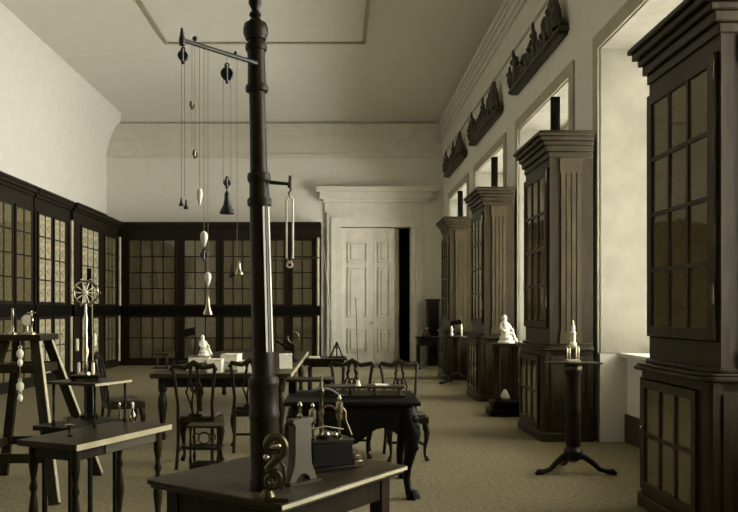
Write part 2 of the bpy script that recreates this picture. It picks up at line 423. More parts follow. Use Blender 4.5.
WW = 'wall_case_wood'
def wall_case(label, loc, rot, L, doors, cols, lining='lining', gl=None, depth=.46, group='bookcases lining the walls', dz=0, lit_strips=(), top=3.88):
    r = thing('wall_bookcase', label, 'bookcase', loc, rot, group)
    MB().box(-.0, L, -.03, depth, 0, .12).build('plinth', WW, r)
    m = MB(); carcass(m, 0, L, 0, depth, .12, top-.40)
    for a, b in zip([0]+[d[1] for d in doors], [d[0] for d in doors]+[L]):
        if b-a > .01: m.box(a, b, -.005, .03, .12, top-.40)
    m.box(0, L, -.008, .03, top-.46, top-.40)
    m.build('body', WW, r)
    MB().box(0, L, -.05, .03, 1.36, 1.60).build('middle_rail', 'black_wood', r, bevel=.015)
    MB().box(.03, L-.03, depth-.03, depth-.02, .15, top-.43).build('back_lining', lining, r)
    for z in (.75, 2.08, 2.53, 2.98): MB().box(.03, L-.03, .06, depth-.03, z-.012, z+.012).build('shelf', WW, r)
    m = MB()
    for z0, z1, d in ((top-.40, top-.18, .0), (top-.18, top-.12, .04), (top-.12, top-.05, .09), (top-.05, top, .12)):
        m.box(0, L, -d, depth, z0, z1)
    m.build('cornice', WW, r)
    for (a, b), c in zip(doors, cols):
        glazed_door(r, 'upper_door', a, b, 1.60, top-.44, c, 4, wood=WW, stile=.055, mun=.025, gl=gl or ('wall_case_glass' if rot else 'end_case_glass'))
        glazed_door(r, 'lower_door', a, b, .15, 1.36, c, 2, wood=WW, stile=.055, mun=.025, gl=gl or ('wall_case_glass' if rot else 'end_case_glass'))
    for x in lit_strips:
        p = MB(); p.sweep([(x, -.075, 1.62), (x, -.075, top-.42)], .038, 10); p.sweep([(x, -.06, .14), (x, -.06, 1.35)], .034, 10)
        p.build('lit_strip', 'pale_wood', r)  # added pale columns stand in for lit edges and gaps between cases
    return r
LXF = -5.93
wall_case('long wall bookcase with paired glazed doors, farthest from the end wall', (LXF, 11.05, 0), PI/2, 1.83, [(.08, .88), (.95, 1.75)], [2, 2])
wall_case('long wall bookcase with paired glazed doors behind the trestle stand', (LXF, 12.95, 0), PI/2, 1.83, [(.08, .88), (.95, 1.75)], [2, 2])
wall_case('pale-lined wall bookcase with an added lit strip, behind the brass ring instrument', (LXF, 14.86, 0), PI/2, 1.95, [(.1, .85), (.92, 1.64)], [2, 2], lining='pale_lining', gl='pale_pane_glass', lit_strips=(1.85,))
wall_case('wall bookcase standing slightly forward, with three-pane wide door', (LXF+.06, 16.86, 0), PI/2, 2.1, [(.45, 1.75)], [3], lining='pale_lining', gl='pale_pane_glass', depth=.52)
wall_case('narrow shadowed wall bookcase in the corner by the end wall', (LXF, 19.02, 0), PI/2, 1.5, [(.2, 1.2)], [3], lit_strips=(1.36,))
BYF = 20.62
kb = BYF/F
bx0, bx1 = (112-VX)*kb, (321-VX)*kb
def bl(x): return (x-VX)*kb-bx0
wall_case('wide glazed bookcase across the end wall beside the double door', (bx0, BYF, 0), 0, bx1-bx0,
          [(bl(128), bl(177)), (bl(183), bl(218)), (bl(222), bl(254)), (bl(258), bl(286)), (bl(291), bl(314))], [4, 3, 3, 3, 2], depth=.55, lit_strips=(bl(318),))

# ------------------------------------------------------------------ carved pelmets over windows, shutters
def pelmet():
    r = thing('curtain_pelmet', 'x', 'pelmet')
    L = 2.85
    m = MB(); m.box(.05, L-.05, -.12, .0, .06, .09); m.box(.0, L, -.15, 0, .09, .14); m.box(.03, L-.03, -.12, 0, .14, .19)
    m.build('cornice_board', 'gilt', r, bevel=.015)
    out = [(0, .18)]
    n = 60
    for i in range(n+1):
        t = i/n
        h = .21 + .05*abs(math.sin(t*PI*9)) + .09*math.exp(-((t-.42)/.10)**2) + .12*math.exp(-((t-.88)/.08)**2) + .05*math.exp(-((t-.08)/.05)**2)
        out.append((L*t, h))
    out.append((L, .18))
    MB().prism(out, .06, .12, RX).build('crest', 'gilt', r)
    def leaf(x, h, lean, w):
        f = MB(); y = -.10
        f.sweep([(x, y, .18), (x+lean*.2, y-.02, .18+h*.45), (x+lean*.8, y-.03, .18+h*.8), (x+lean*1.5, y-.02, .18+h), (x+lean*1.9, y, .18+h*.93)], [w, w*.95, w*.6, w*.45, .01], 8, flat=.6)
        f.sweep([(x, y, .19), (x-lean*.6-.05, y-.03, .18+h*.3), (x-lean-.09, y-.03, .18+h*.5), (x-lean-.05, y-.03, .18+h*.62), (x-lean, y-.03, .18+h*.5)], [w*.8, w*.7, w*.55, w*.4, .01], 8)
        f.ball((x+lean*.9, y-.04, .18+h*.62), w*.6, 8)
        f.build('scroll', 'gilt', r)
    for x, h, lean, w in ((.10, .34, -.06, .08), (.46, .52, -.14, .085), (.82, .24, .07, .06), (1.25, .30, .08, .07), (1.62, .50, -.09, .07), (1.95, .22, .06, .06), (2.35, .48, .10, .11), (2.68, .46, -.06, .11)):
        leaf(x, h, lean, w)
    for x in (.3, 1.05, 1.42, 2.1): 
        m = MB(); m.ring((x, -.11, .27), .065, .02, RX, 16, 6); m.build('volute', 'gilt', r)
    return r
pel = pelmet()
plab = ['carved crested pelmet above window beside the tripod stand bookcase', 'carved crested pelmet above window past the statuette bookcase', 'carved crested pelmet nearest the end wall cornice']
for i, wi in enumerate((2, 3, 4)):
    p = pel if i == 0 else copy_tree(pel)
    a, b = WINS[wi]
    p.location = (WALLX-.002, b+.16, 4.92); p.rotation_euler = (0, 0, -PI/2)
    tag(p, plab[i], 'pelmet', 'carved pelmets above the windows')
def shutter(a, label):
    r = thing('window_shutter', label, 'shutter', (WALLX, a+.2, SILL), 0, 'folded wooden shutters')
    h = 4.22-SILL
    MB().box(-.19, -.075, 0, .04, 0, h).build('leaf', 'dark_wood', r)
    for z0, z1 in ((.1, 1.0), (1.15, 2.1), (2.25, h-.1)):
        MB().box(-.17, -.095, -.008, 0, z0, z1).build('panel', 'dark_wood', r, bevel=.003)
    for z in (.4,): MB().box(-.075, 0, .01, .03, z, z+.06).build('hinge_strap', 'iron', r)
for wi, lb in ((2, 'dark folded shutter rising behind bookcase with tripod stand'), (3, 'dark folded shutter rising behind the statuette bookcase'), (4, 'dark folded shutter behind bookcase closest to the double door')):
    shutter(WINS[wi][0], lb)

# ------------------------------------------------------------------ furniture builders
def cabriole(m, x, y, top, sx, sy, k=1.0, claw=True):
    """leg from z=top to floor, bulging outwards along (sx,sy)"""
    P = [(0, top, .055), (.02, top-.10*top/.6, .062), (.045, top*.72, .058), (.03, top*.52, .042), (.0, top*.34, .03), (-.005, top*.2, .024), (.012, top*.10, .026), (.03, .045, .036), (.04, .0, .034)]
    m.sweep([(x+sx*a*k, y+sy*a*k, z) for a, z, _ in P], [r*k for *_, r in P], 10)
    if claw:
        for q in (-.5, 0, .5):
            dx = sx*math.cos(q)-sy*math.sin(q); dy = sx*math.sin(q)+sy*math.cos(q)
            m.sweep([(x+sx*.02*k, y+sy*.02*k, .05*k), (x+sx*.04*k+dx*.03*k, y+sy*.04*k+dy*.03*k, .045*k), (x+sx*.04*k+dx*.055*k, y+sy*.04*k+dy*.055*k, .008)], [.018*k, .016*k, .008*k], 6)
def make_chair():
    r = thing('side_chair', 'x', 'chair'); W = 'dark_wood'    # local: back at +y, faces -y
    w, d, sh, h = .48, .44, .45, .97
    m = MB(); m.prism([(-w/2, -d/2), (w/2, -d/2), (w*.42, d/2), (-w*.42, d/2)], sh-.07, sh); m.build('seat_frame', W, r, bevel=.008)
    MB().prism([(-w*.45, -d*.45), (w*.45, -d*.45), (w*.37, d*.42), (-w*.37, d*.42)], sh, sh+.035).build('cushion', 'leather', r, bevel=.015)
    for s in (-1, 1):
        l = MB(); cabriole(l, s*(w/2-.04), -d/2+.04, sh-.05, s*.7, -.7, .62); l.build('leg', W, r)
        l = MB(); l.sweep([(s*w*.38, d/2-.02, sh-.02), (s*w*.38, d/2, .22), (s*w*.40, d/2+.05, 0)], [.022, .018, .02], 8); l.build('leg', W, r)
        MB().sweep([(s*w*.39, d/2-.02, sh-.03), (s*w*.38, d/2+.01, sh+.15), (s*w*.43, d/2+.05, sh+.36), (s*w*.47, d/2+.09, h-.03)], [.02, .018, .018, .02], 8).build('stile', W, r)
    MB().sweep([(-w*.52, d/2+.09, h-.055), (-w*.45, d/2+.09, h-.01), (-w*.2, d/2+.09, h-.03), (0, d/2+.095, h+.015), (w*.2, d/2+.09, h-.03), (w*.45, d/2+.09, h-.01), (w*.52, d/2+.09, h-.055)], [.016, .026, .024, .032, .024, .026, .016], 8).build('top_rail', W, r)
    s_ = MB()
    def yb(z): return d/2 + .01 + (z-sh-.1)*.18 - .005
    for s in (-1, 1):
        for pts in (((.02, .05), (.05, .16), (.09, .26), (.05, .36), (.03, .44), (.06, .51)), ((.03, .05), (.03, .18), (.01, .28), (.055, .40), (.02, .50))):
            s_.sweep([(s*a, yb(sh+z), sh+z) for a, z in pts], .011, 6)
    s_.ring((0, yb(sh+.3), sh+.3), .04, .009, RX, 14)
    s_.box(-.07, .07, d/2-.03, d/2+.0, sh, sh+.06)
    s_.build('splat', W, r)
    s2 = MB(); s2.beam((-w*.4, -d*.38, .16), (-w*.38, d*.5, .16), .02, .025); s2.beam((w*.4, -d*.38, .16), (w*.38, d*.5, .16), .02, .025); s2.beam((-w*.39, 0, .16), (w*.39, 0, .16), .02, .025)
    s2.build('stretcher', W, r)
    return r
ch = make_chair()
spots = [(-1.32, 7.22, PI, 'dark carved chair behind the small two-shelf stand'),
         (-.93, 8.05, PI+.1, 'dark carved chair tucked under long table beside the pulley post'),
         (-2.42, 8.55, PI/2+.5, 'dark carved chair beyond the turned-leg table, at the long table corner'),
         (.66, 7.55, .12, 'dark carved chair behind the corner of the lion-footed desk'),
         (.12, 7.7, -.1, 'dark carved chair behind desk beside the thin upright rod')]
for i, (x, y, a, lb) in enumerate(spots):
    c = ch if i == 0 else copy_tree(ch)
    c.location = (x, y, 0); c.rotation_euler = (0, 0, a); c.scale = [(.86, .9, 1) , (.86, .9, .97), (.9, .9, 1), (.84, .9, .96), (.95, .9, .95)][i]; tag(c, lb, 'chair', 'carved side chairs')

# --- long table
r = thing('library_table', 'long dark table running down the hall, piled with books', 'table', (-1.32, 0, 0))
TY0, TY1, TW = 8.5, 13.4, .79
MB().box(-TW, TW, TY0, TY1, .705, .76).build('tabletop', 'table_wood', r, bevel=.008)
m = MB(); m.box(-TW+.08, TW-.08, TY0+.08, TY0+.11, .60, .705); m.box(-TW+.08, TW-.08, TY1-.11, TY1-.08, .60, .705); m.box(-TW+.08, -TW+.11, TY0+.11, TY1-.11, .60, .705); m.box(TW-.11, TW-.08, TY0+.11, TY1-.11, .60, .705)
m.build('apron', 'dark_wood', r)
MB().box(TW, TW+.008, TY0+.01, TY1-.01, .708, .757).build('lit_edge_band', 'lit_edge_paint', r)  # window light along this side painted as a pale added band
for x in (-TW+.12, TW-.12):
    for y in (TY0+.12, (TY0+TY1)/2, TY1-.12):
        MB().lathe([(.05,.705),(.05,.56),(.03,.54),(.045,.5),(.055,.4),(.035,.22),(.028,.16),(.04,.12),(.03,.09),(.045,.04),(.03,0)][::-1], (x, y, 0), 12).build('leg', 'dark_wood', r)

# --- desk with lion feet
r = thing('carved_desk', 'heavy carved dark desk with lion-paw cabriole legs', 'desk', (.0, 5.83, 0))
X0, X1, DD = -.42, .64, .88
MB().box(X0, X1, 0, DD, .725, .76).build('desktop', 'black_wood', r, bevel=.012)
m = MB()
ap = []
n = 24
for i in range(n+1):
    t = i/n; ap.append((X0+.06+(X1-X0-.12)*t, .50 - .05*math.cos(t*4*PI) - .03*math.exp(-((t-.5)/.1)**2)))
ap += [(X1-.06, .725), (X0+.06, .725)]
for y in (.06, DD-.10): m.prism(ap, -y-.03, -y, RX)
for x in (X0+.06, X1-.09): m.box(x, x+.03, .09, DD-.09, .47, .725)
m.build('apron', 'black_wood', r)
for x, sx in ((X0+.10, -1), (X1-.10, 1)):
    for y, sy in ((.10, -1), (DD-.10, 1)):
        l = MB(); cabriole(l, x, y, .70, sx*.7, sy*.7, 1.15)
        for q in range(5):
            l.ball((x+sx*(.05+.015*math.sin(q*2)), y+sy*(.05), .62-q*.055), .035-.003*q, 8)
        l.build('leg', 'black_wood', r)

# --- square low table carrying the post
A = Vector((-.215, 2.875)); e1 = Vector((.54, .745)).normalized(); e2 = Vector((-e1.y, e1.x)); SL, SW = .93, .77
ang = math.atan2(e1.y, e1.x); TZ = .72
r = thing('square_table', 'plain square dark table carrying the tall pulley post', 'table', (A.x, A.y, 0), ang)
m = MB(); m.box(0, SL, 0, SW, TZ-.025, TZ); m.box(.01, SL-.01, .01, SW-.01, TZ-.04, TZ-.025); m.build('tabletop', 'table_wood', r, bevel=.006)
MB().box(.004, SL-.004, -.003, .0, TZ-.021, TZ-.006).build('lit_edge_line', 'pale_wood', r)  # light on the window-facing edge painted as a pale added line
m = MB(); q = .07
m.box(q, SL-q, q, q+.025, TZ-.15, TZ-.04); m.box(q, SL-q, SW-q-.025, SW-q, TZ-.15, TZ-.04); m.box(q, q+.025, q+.025, SW-q-.025, TZ-.15, TZ-.04); m.box(SL-q-.025, SL-q, q+.025, SW-q-.025, TZ-.15, TZ-.04)
m.build('apron', 'dark_wood', r)
for x in (q-.01, SL-q-.06):
    for y in (q-.01, SW-q-.06): MB().box(x, x+.07, y, y+.07, 0, TZ-.04).build('leg', 'dark_wood', r, bevel=.004)

# --- left table with turned legs
A2 = Vector((-1.379, 4.0)); f1 = Vector((.407, .914)).normalized(); ang2 = math.atan2(f1.y, f1.x)
L2, W2, Z2 = .83, .42, .75
r = thing('turned_leg_table', 'narrow dark table on turned legs with one edge painted as lit', 'table', (A2.x, A2.y, 0), ang2)
MB().box(0, L2, 0, W2, Z2-.035, Z2).build('tabletop', 'table_wood', r, bevel=.004)
MB().box(.002, L2-.002, -.004, 0, Z2-.034, Z2-.002).build('painted_lit_edge', 'lit_edge_paint', r)  # pale strip added only here, painting light onto the edge
m = MB(); m.box(.05, L2-.05, .05, .07, Z2-.10, Z2-.035); m.box(.05, L2-.05, W2-.07, W2-.05, Z2-.10, Z2-.035); m.box(.05, .07, .07, W2-.07, Z2-.10, Z2-.035); m.box(L2-.07, L2-.05, .07, W2-.07, Z2-.10, Z2-.035)
m.build('apron', 'dark_wood', r)
MB().box(.28, .72, .042, .05, Z2-.095, Z2-.045).build('drawer_front', 'mid_wood', r)
for x in (.06, L2-.06):
    for y in (.06, W2-.06):
        MB().lathe([(.02,0),(.028,.03),(.018,.06),(.024,.1),(.024,.16),(.014,.18),(.02,.24),(.03,.32),(.02,.42),(.014,.45),(.024,.48),(.014,.52),(.02,.56),(.026,.6),(.026,Z2-.035)], (x, y, 0), 12).build('leg', 'dark_wood', r)
m = MB(); m.beam((.06, .06, .13), (.06, W2-.06, .13), .025, .03); m.beam((L2-.06, .06, .13), (L2-.06, W2-.06, .13), .025, .03); m.beam((.06, W2/2, .13), (L2-.06, W2/2, .13), .025, .03)
m.build('stretcher', 'dark_wood', r)
def on2(u, v, z=0): return (A2.x+f1.x*u-f1.y*v, A2.y+f1.y*u+f1.x*v, Z2+z)

r = thing('plain_table', 'plain black table pushed against the turned-leg table', 'table', on2(.42, .43, -Z2), ang2)
MB().box(0, .50, 0, .31, Z2-.03, Z2).build('tabletop', 'black_wood', r, bevel=.004)
m = MB(); m.box(.04, .46, .04, .06, Z2-.09, Z2-.03); m.box(.04, .46, .25, .27, Z2-.09, Z2-.03); m.box(.04, .06, .06, .25, Z2-.09, Z2-.03); m.box(.44, .46, .06, .25, Z2-.09, Z2-.03); m.build('apron', 'black_wood', r)
for x in (.05, .45):
    for y in (.05, .26): MB().beam((x, y, Z2-.03), (x, y, 0), .022, .022).build('leg', 'black_wood', r)
# --- small raised stand on it with ring instrument
r = thing('raised_stand', 'little four-legged stand bridging the turned-leg table and black table', 'stand', on2(.458, .28), ang2)
l3, w3, h3 = .335, .385, .272
MB().box(0, l3, 0, w3, h3-.018, h3).build('stand_top', 'table_wood', r, bevel=.003)
MB().box(.001, l3-.001, -.003, 0, h3-.017, h3-.002).build('painted_lit_edge', 'lit_edge_paint', r)  # lit front edge of the stand painted as a pale strip
for x in (.03, l3-.03):
    for y in (.03, w3-.03): MB().lathe([(.009,0),(.012,.02),(.006,.04),(.008,.1),(.006,.16),(.010,h3-.018)], (x, y, 0), 8).build('leg', 'black_wood', r)
p = on2(.62, .50, h3)
r = thing('ring_instrument', 'brass and glass wheel instrument upright on the raised stand', 'instrument', p, .2)
s = p[1]/F
MB().box(-.09, .09, -.07, .07, .012, .035).build('base', 'black_wood', r, bevel=.006)
m = MB()
for x in (-.07, .07):
    for y in (-.05, .05): m.ball((x, y, .008), .009, 8)
m.build('foot', 'black_wood', r)
zc = .549
MB().lathe([(.035,.035),(.03,.05),(.014,.06),(.02,.09),(.012,.13),(.022,.18),(.012,.22),(.017,.27),(.010,.30),(.014,.38),(.008,.42),(.008,zc-.07)], (0,0,0), 12).build('pillar', 'brass', r)
m = MB(); m.ring((0,0,zc), .072, .007, RX, 28); m.build('rim', 'brass', r)
m = MB()
for k in range(10):
    a = 2*PI*k/10; m.sweep([(0,0,zc), (.07*math.cos(a), 0, zc+.07*math.sin(a))], .0035, 6)
m.ball((0,0,zc), .016); m.build('spokes', 'ivory', r)
m = MB()
for k in range(10):
    a = 2*PI*k/10; m.ball((.086*math.cos(a), 0, zc+.086*math.sin(a)), .006, 6)
m.build('knobs', 'brass', r)
for x, z in ((-.05, .25), (.055, .28), (-.04, .1), (.045, .1)):
    MB().lathe([(.008,0),(.010,.01),(.010,.07),(.004,.08)], (x, 0, z-.065), 8).build('tube', 'ivory', r)
m = MB(); m.beam((-.055, 0, .265), (.06, 0, .265), .008, .008); m.beam((-.055, 0, .115), (.06, 0, .115), .008, .008); m.build('cross_bar', 'dull_brass', r)
# tall post on the far end of the table
p = on2(.85, .68)
r = thing('dark_measuring_post', 'tall narrow black post with one edge painted as lit', 'instrument', p, .3)
MB().prism([(-.055,-.05),(.055,-.05),(.055,.05),(-.055,.05)], 0, .02).build('foot_block', 'black_wood', r)
m = MB(); m.quadring([[(-.025,-.02,.02),(.025,-.02,.02),(.025,.02,.02),(-.025,.02,.02)], [(-.014,-.014,.99),(.014,-.014,.99),(.014,.014,.99),(-.014,.014,.99)]], smooth=False); m.build('shaft', 'black_wood', r)
m = MB(); m.quadring([[(.025,-.022,.02),(.032,-.022,.02),(.032,.0,.02),(.025,.0,.02)], [(.014,-.016,.96),(.019,-.016,.96),(.019,.0,.96),(.014,.0,.96)]], smooth=False); m.build('painted_lit_edge', 'pale_wood', r)  # lit corner of the post painted in as a pale strip
# small things on the left table
def bottle(p, label, s=1):
    r = thing('glass_bottle', label, 'bottle', p)
    MB().lathe([(.018*s,0),(.022*s,.005),(.022*s,.045*s),(.009*s,.062*s),(.008*s,.085*s),(.012*s,.088*s)], (0,0,0), 12).build('body', 'vessel_glass', r)
    MB().lathe([(.007*s,.08*s),(.009*s,.1*s),(.012*s,.112*s),(.004*s,.122*s)], (0,0,0), 10).build('stopper', 'ivory', r)
bottle(on2(.825, .30), 'small stoppered glass bottle on the turned-leg table', 1.0)
def clamp(p, label, rz=0, lean=0):
    r = thing('brass_clamp', label, 'clamp', p, rz)
    MB().lathe([(.016,0),(.018,.006),(.006,.012),(.005,.05),(.008,.055)], (0,0,0), 10).build('stem', 'dull_brass', r)
    MB().sweep([(-.03,0,.058),(-.012,0,.062),(.012,0,.062),(.03,0,.058)], [.005,.007,.007,.005]).build('cross_handle', 'brass', r)
clamp(on2(.44, .47), 'small brass T-handled clamp on the plain black table', .3)
clamp(on2(.21, .24), 'small brass T-handled clamp on the turned-leg table', -.2)
r = thing('brass_figure_pillar', 'slender brass pillar pair at the end of turned-leg table', 'instrument', on2(.82, .355), ang2+1.5)
for x in (0, .05): MB().lathe([(.014,0),(.016,.008),(.006,.02),(.009,.05),(.005,.08),(.010,.1),(.004,.115)], (x,0,0), 10).build('pillar', 'brass', r)
MB().beam((-.01,0,.006), (.06,0,.006), .03, .008).build('base', 'dull_brass', r)

# --- trestle stand at the left
r = thing('trestle_stand', 'tall dark wooden trestle stand with splayed legs', 'stand', (-2.55, 6.23, 0))
zt = 1.27
MB().box(-.25, .19, -.2, .2, zt-.05, zt).build('top_board', 'dark_wood', r, bevel=.006)
for sx in (-1, 1):
    for sy, fy in ((-1, -.52), (1, .52)):
        m = MB(); m.beam((sx*.12, sy*.13, zt-.05), (sx*.42, fy, .0), .07, .045, up=(0,1,0)); m.build('leg', 'dark_wood', r)
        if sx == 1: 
            m = MB(); m.beam((sx*.12+.038, sy*.13, zt-.05), (sx*.42+.038, fy, .02), .006, .04, up=(0,1,0)); m.build('painted_lit_edge', 'pale_wood', r)  # light on the right-hand leg sides painted as added pale strips
for z in (1.0, .33):
    t = (zt-.05-z)/(zt-.05); hx = .12+.30*t; hy = .13+.39*t
    for sy in (-1, 1): MB().beam((-hx, sy*hy, z), (hx, sy*hy, z), .03, .07).build('crossbar', 'dark_wood', r)
    for sx in (-1, 1): MB().beam((sx*hx, -hy, z), (sx*hx, hy, z), .03, .07).build('side_rail', 'dark_wood', r)
def upright(p, label, h=.19, cross=True):
    r = thing('brass_upright', label, 'instrument', p)
    MB().lathe([(.035,0),(.035,.012),(.010,.022),(.008,h*.6),(.012,h*.65),(.007,h)], (0,0,0), 12).build('pillar', 'brass', r)
    if cross: MB().sweep([(-.035,0,h-.02),(0,0,h-.014),(.035,0,h-.02)], .008).build('cross_arm', 'brass', r)
    else: MB().ball((0,0,h), .012).build('knob', 'brass', r)
upright((-2.61, 6.1, zt), 'slim plain brass upright on the trestle stand', .2, False)
upright((-2.46, 6.1, zt), 'brass upright with cross arm on the trestle stand', .19, True)
r = thing('dial_instrument', 'round pale dial on a foot on the trestle stand', 'instrument', (-2.535, 6.2, zt), 0)
MB().lathe([(.03,0),(.03,.01),(.008,.02),(.008,.07)], (0,0,0), 12).build('foot', 'brass', r)
MB().lathe([(.0,-.01),(.04,-.01),(.045,0),(.04,.01),(.0,.012)], (0,0,.112), 20, RX).build('dial', 'ivory', r)
MB().ring((0,0,.112), .045, .006, RX, 20).build('rim', 'brass', r)
for yy, lb in ((0, 'chain of pale pulley blocks hanging under the trestle top'),):
    r = thing('pulley_chain', lb, 'pulley', (-2.51, 6.0, zt-.05))
    MB().sweep([(0,0,0),(0,0,-.5)], .004, 6).build('cord', 'cord', r)
    for z, s in ((-.10, 1), (-.17, .8), (-.36, 1.1), (-.45, .8)):
        m = MB(); m.ball((0,0,z), .028*s, 10, 1.4); m.ring((0,0,z+.05*s), .012, .004, RX, 12); m.build('pulley_block', 'ivory', r)

# --- tripod stand beside bookcase 2
def tripod_stand(name, label, loc, h, plate=None, k=1.0, rz=.5):
    r = thing(name, label, 'stand', loc, rz)
    hh = h-.02
    MB().lathe([(.03*k,.10),(.075*k,.13),(.085*k,.2),(.06*k,.24),(.068*k,.27),(.066*k,hh*.55),(.072*k,hh*.57),(.066*k,hh*.6),(.064*k,hh*.9),(.075*k,hh*.93),(.07*k,hh)], (0,0,0), 14).build('column', 'dark_wood', r)
    for i in range(3):
        a = (PI+.25, -.25, PI/2)[i]; c, s_ = math.cos(a), math.sin(a)
        P = [(.03,.16,.032),(.10,.15,.032),(.17,.10,.026),(.23,.045,.022),(.29,.03,.022),(.34,.03,.028),(.37,.014,.014)]
        MB().sweep([(x*c*k, x*s_*k, z*(.8+.2*k)) for x, z, _ in P], [q*k for *_, q in P], 8).build('leg', 'dark_wood', r)
    return r
ty = 6.84; sc = ty/F
tx = (573-VX)*sc
r = tripod_stand('tripod_stand', 'dark tripod stand with claw feet and wide thin plate', (tx, ty, 0), 1.0, k=1.0, rz=0)
MB().prism([(-.24,-.10),(.24,-.10),(.24,.10),(-.24,.10)], .985, 1.0).build('plate', 'table_wood', r, bevel=.003)
MB().lathe([(.075,.93),(.075,.955),(.06,.985)], (0,0,0), 16).build('collar', 'dull_brass', r)
r = thing('tower_instrument', 'small brass tower-shaped instrument on the tripod plate', 'instrument', (tx, ty, 1.0))
m = MB(); m.box(-.055,.055,-.05,.05,0,.02); m.build('base', 'pale_wood', r, bevel=.003)
for x in (-.04, .04):
    for y in (-.035, .035): MB().lathe([(.007,.02),(.009,.03),(.006,.06),(.009,.10),(.006,.13)], (x,y,0), 8).build('column', 'brass', r)
MB().box(-.05,.05,-.045,.045,.13,.145).build('gallery', 'pale_wood', r)
MB().lathe([(.032,.145),(.034,.17),(.022,.18),(.024,.25),(.030,.26),(.016,.28),(.018,.32),(.008,.34),(.010,.36),(.002,.38)], (0,0,0), 12).build('spire', 'ivory', r)

# --- statuette on pedestal beside bookcase 3
def statuette(name, label, loc, h, rz=0, lean=0):
    o = MB(); s = h
    o.lathe([(.30*s,0),(.30*s,.06*s),(.22*s,.10*s),(.24*s,.2*s),(.16*s,.3*s)], (0,0,0), 12)
    o.sweep([(0,0,.15*s),(-.02*s,0,.4*s),(-.05*s,.01*s,.55*s),(-.06*s,0,.72*s),(-.05*s,0,.80*s)], [.2*s,.15*s,.16*s,.13*s,.05*s], 10)
    o.sweep([(-.05*s,0,.76*s),(-.06*s,0,.84*s),(-.07*s,-.01*s,.92*s),(-.06*s,-.01*s,1.0*s)], [.05*s,.09*s,.095*s,.04*s], 10)
    o.sweep([(.06*s,0,.68*s),(.16*s,-.06*s,.52*s),(.26*s,-.1*s,.42*s)], [.06*s,.05*s,.035*s], 8)
    o.sweep([(-.17*s,0,.68*s),(-.22*s,-.05*s,.52*s),(-.12*s,-.14*s,.42*s)], [.06*s,.05*s,.035*s], 8)
    o.sweep([(0,-.06*s,.32*s),(.2*s,-.12*s,.34*s),(.28*s,-.12*s,.16*s),(.36*s,-.14*s,.05*s)], [.1*s,.08*s,.06*s,.05*s], 8)
    b = o.build(name, 'marble', None, loc, rz)
    md = b.modifiers.new('remesh', 'REMESH'); md.mode = 'VOXEL'; md.voxel_size = h/45; md.use_smooth_shade = True
    return tag(b, label, 'statuette')
py = 10.7; sc = py/F; pxx = (506-VX)*sc
r = thing('pedestal', 'dark columned pedestal on heavy moulded base carrying white statuette', 'pedestal', (pxx, py, 0))
MB().prism([(-.25,-.2),(.25,-.2),(.25,.2),(-.25,.2)], 0, .10).build('plinth', 'black_wood', r, bevel=.02)
m = MB(); m.prism([(-.21,-.17),(.21,-.17),(.21,.17),(-.21,.17)], .10, .22); m.build('base_block', 'black_wood', r, bevel=.03)
for x in (-.13, .13):
    for y in (-.1, .1):
        MB().lathe([(.04,.22),(.045,.26),(.03,.29),(.034,.6),(.028,.88),(.042,.92),(.042,.97)], (x,y,0), 12).build('column', 'dark_wood', r)
MB().box(-.2,.2,-.16,.16,.97,1.01).build('top_slab', 'dark_wood', r, bevel=.008)
MB().lathe([(.04,.22),(.07,.25),(.05,.30),(.02,.36)], (-.02,-.02,0), 12).build('urn', 'ivory', r)
statuette('statuette', 'white seated statuette on the dark columned pedestal', (pxx, py, 1.01), .40, .2)

# --- far tripod with scientific pieces near the last bookcase
ty2 = 15.4; tx2 = (456-VX)*ty2/F
r = tripod_stand('tripod_stand', 'dark tripod stand with spread feet beside the farthest pier bookcase', (tx2, ty2, 0), .95, k=1.1, rz=.2)
MB().lathe([(.0,.93),(.24,.935),(.25,.95),(.24,.965),(0,.967)], (0,0,0), 20).build('round_top', 'dark_wood', r)
r = thing('optical_instrument', 'dark instrument with pale fittings on the far tripod top', 'instrument', (tx2, ty2, .967))
MB().lathe([(.1,0),(.1,.02),(.03,.05),(.025,.15),(.05,.18),(.02,.22)], (-.05,0,0), 12).build('foot', 'black_wood', r)
MB().sweep([(-.12,-.03,.27),(.0,-.05,.27),(.1,-.07,.29)], [.05,.045,.05], 12).build('tube', 'black_wood', r)
MB().lathe([(.03,0),(.035,.03),(.02,.08),(.03,.14),(.01,.2)], (-.1,-.08,.0), 10).build('vessel', 'ivory', r)
MB().lathe([(.02,0),(.02,.12),(.03,.14),(.005,.26)], (.1,-.06,0), 10).build('spindle', 'ivory', r)

# --- small dark side table and upright case by the back corner
r = thing('side_table', 'small dark square side table near the double door', 'table', (2.35, 19.4, 0))
MB().box(-.36,.36,-.28,.28,.78,.82).build('tabletop', 'black_wood', r, bevel=.006)
MB().box(-.32,.32,-.24,.24,.60,.78).build('drawer_box', 'black_wood', r)
for x in (-.3,.3):
    for y in (-.22,.22): MB().beam((x,y,.60),(x,y,0),.05,.05).build('leg', 'black_wood', r)
r = thing('model_stand', 'little dark model standing on the small side table', 'instrument', (2.25, 19.35, .82))
MB().box(-.12,.12,-.08,.08,0,.03).build('base', 'black_wood', r)
m = MB(); m.beam((-.1,0,.03),(0,0,.2),.02,.02); m.beam((.1,0,.03),(0,0,.2),.02,.02); m.ball((0,0,.21),.03); m.build('frame', 'dull_brass', r)
r = thing('upright_case', 'narrow dark upright case against the end wall', 'cabinet', (2.58, 20.75, 0))
MB().box(-.15,.15,-.25,.25,.08,1.75).build('case_body', 'dark_wood', r, bevel=.01)
MB().box(-.17,.17,-.27,.27,0,.08).build('plinth', 'dark_wood', r); MB().box(-.18,.18,-.28,.28,1.75,1.80).build('cornice', 'dark_wood', r)
MB().box(-.10,.10,-.258,-.25,.2,1.6).build('door_panel', 'black_wood', r)

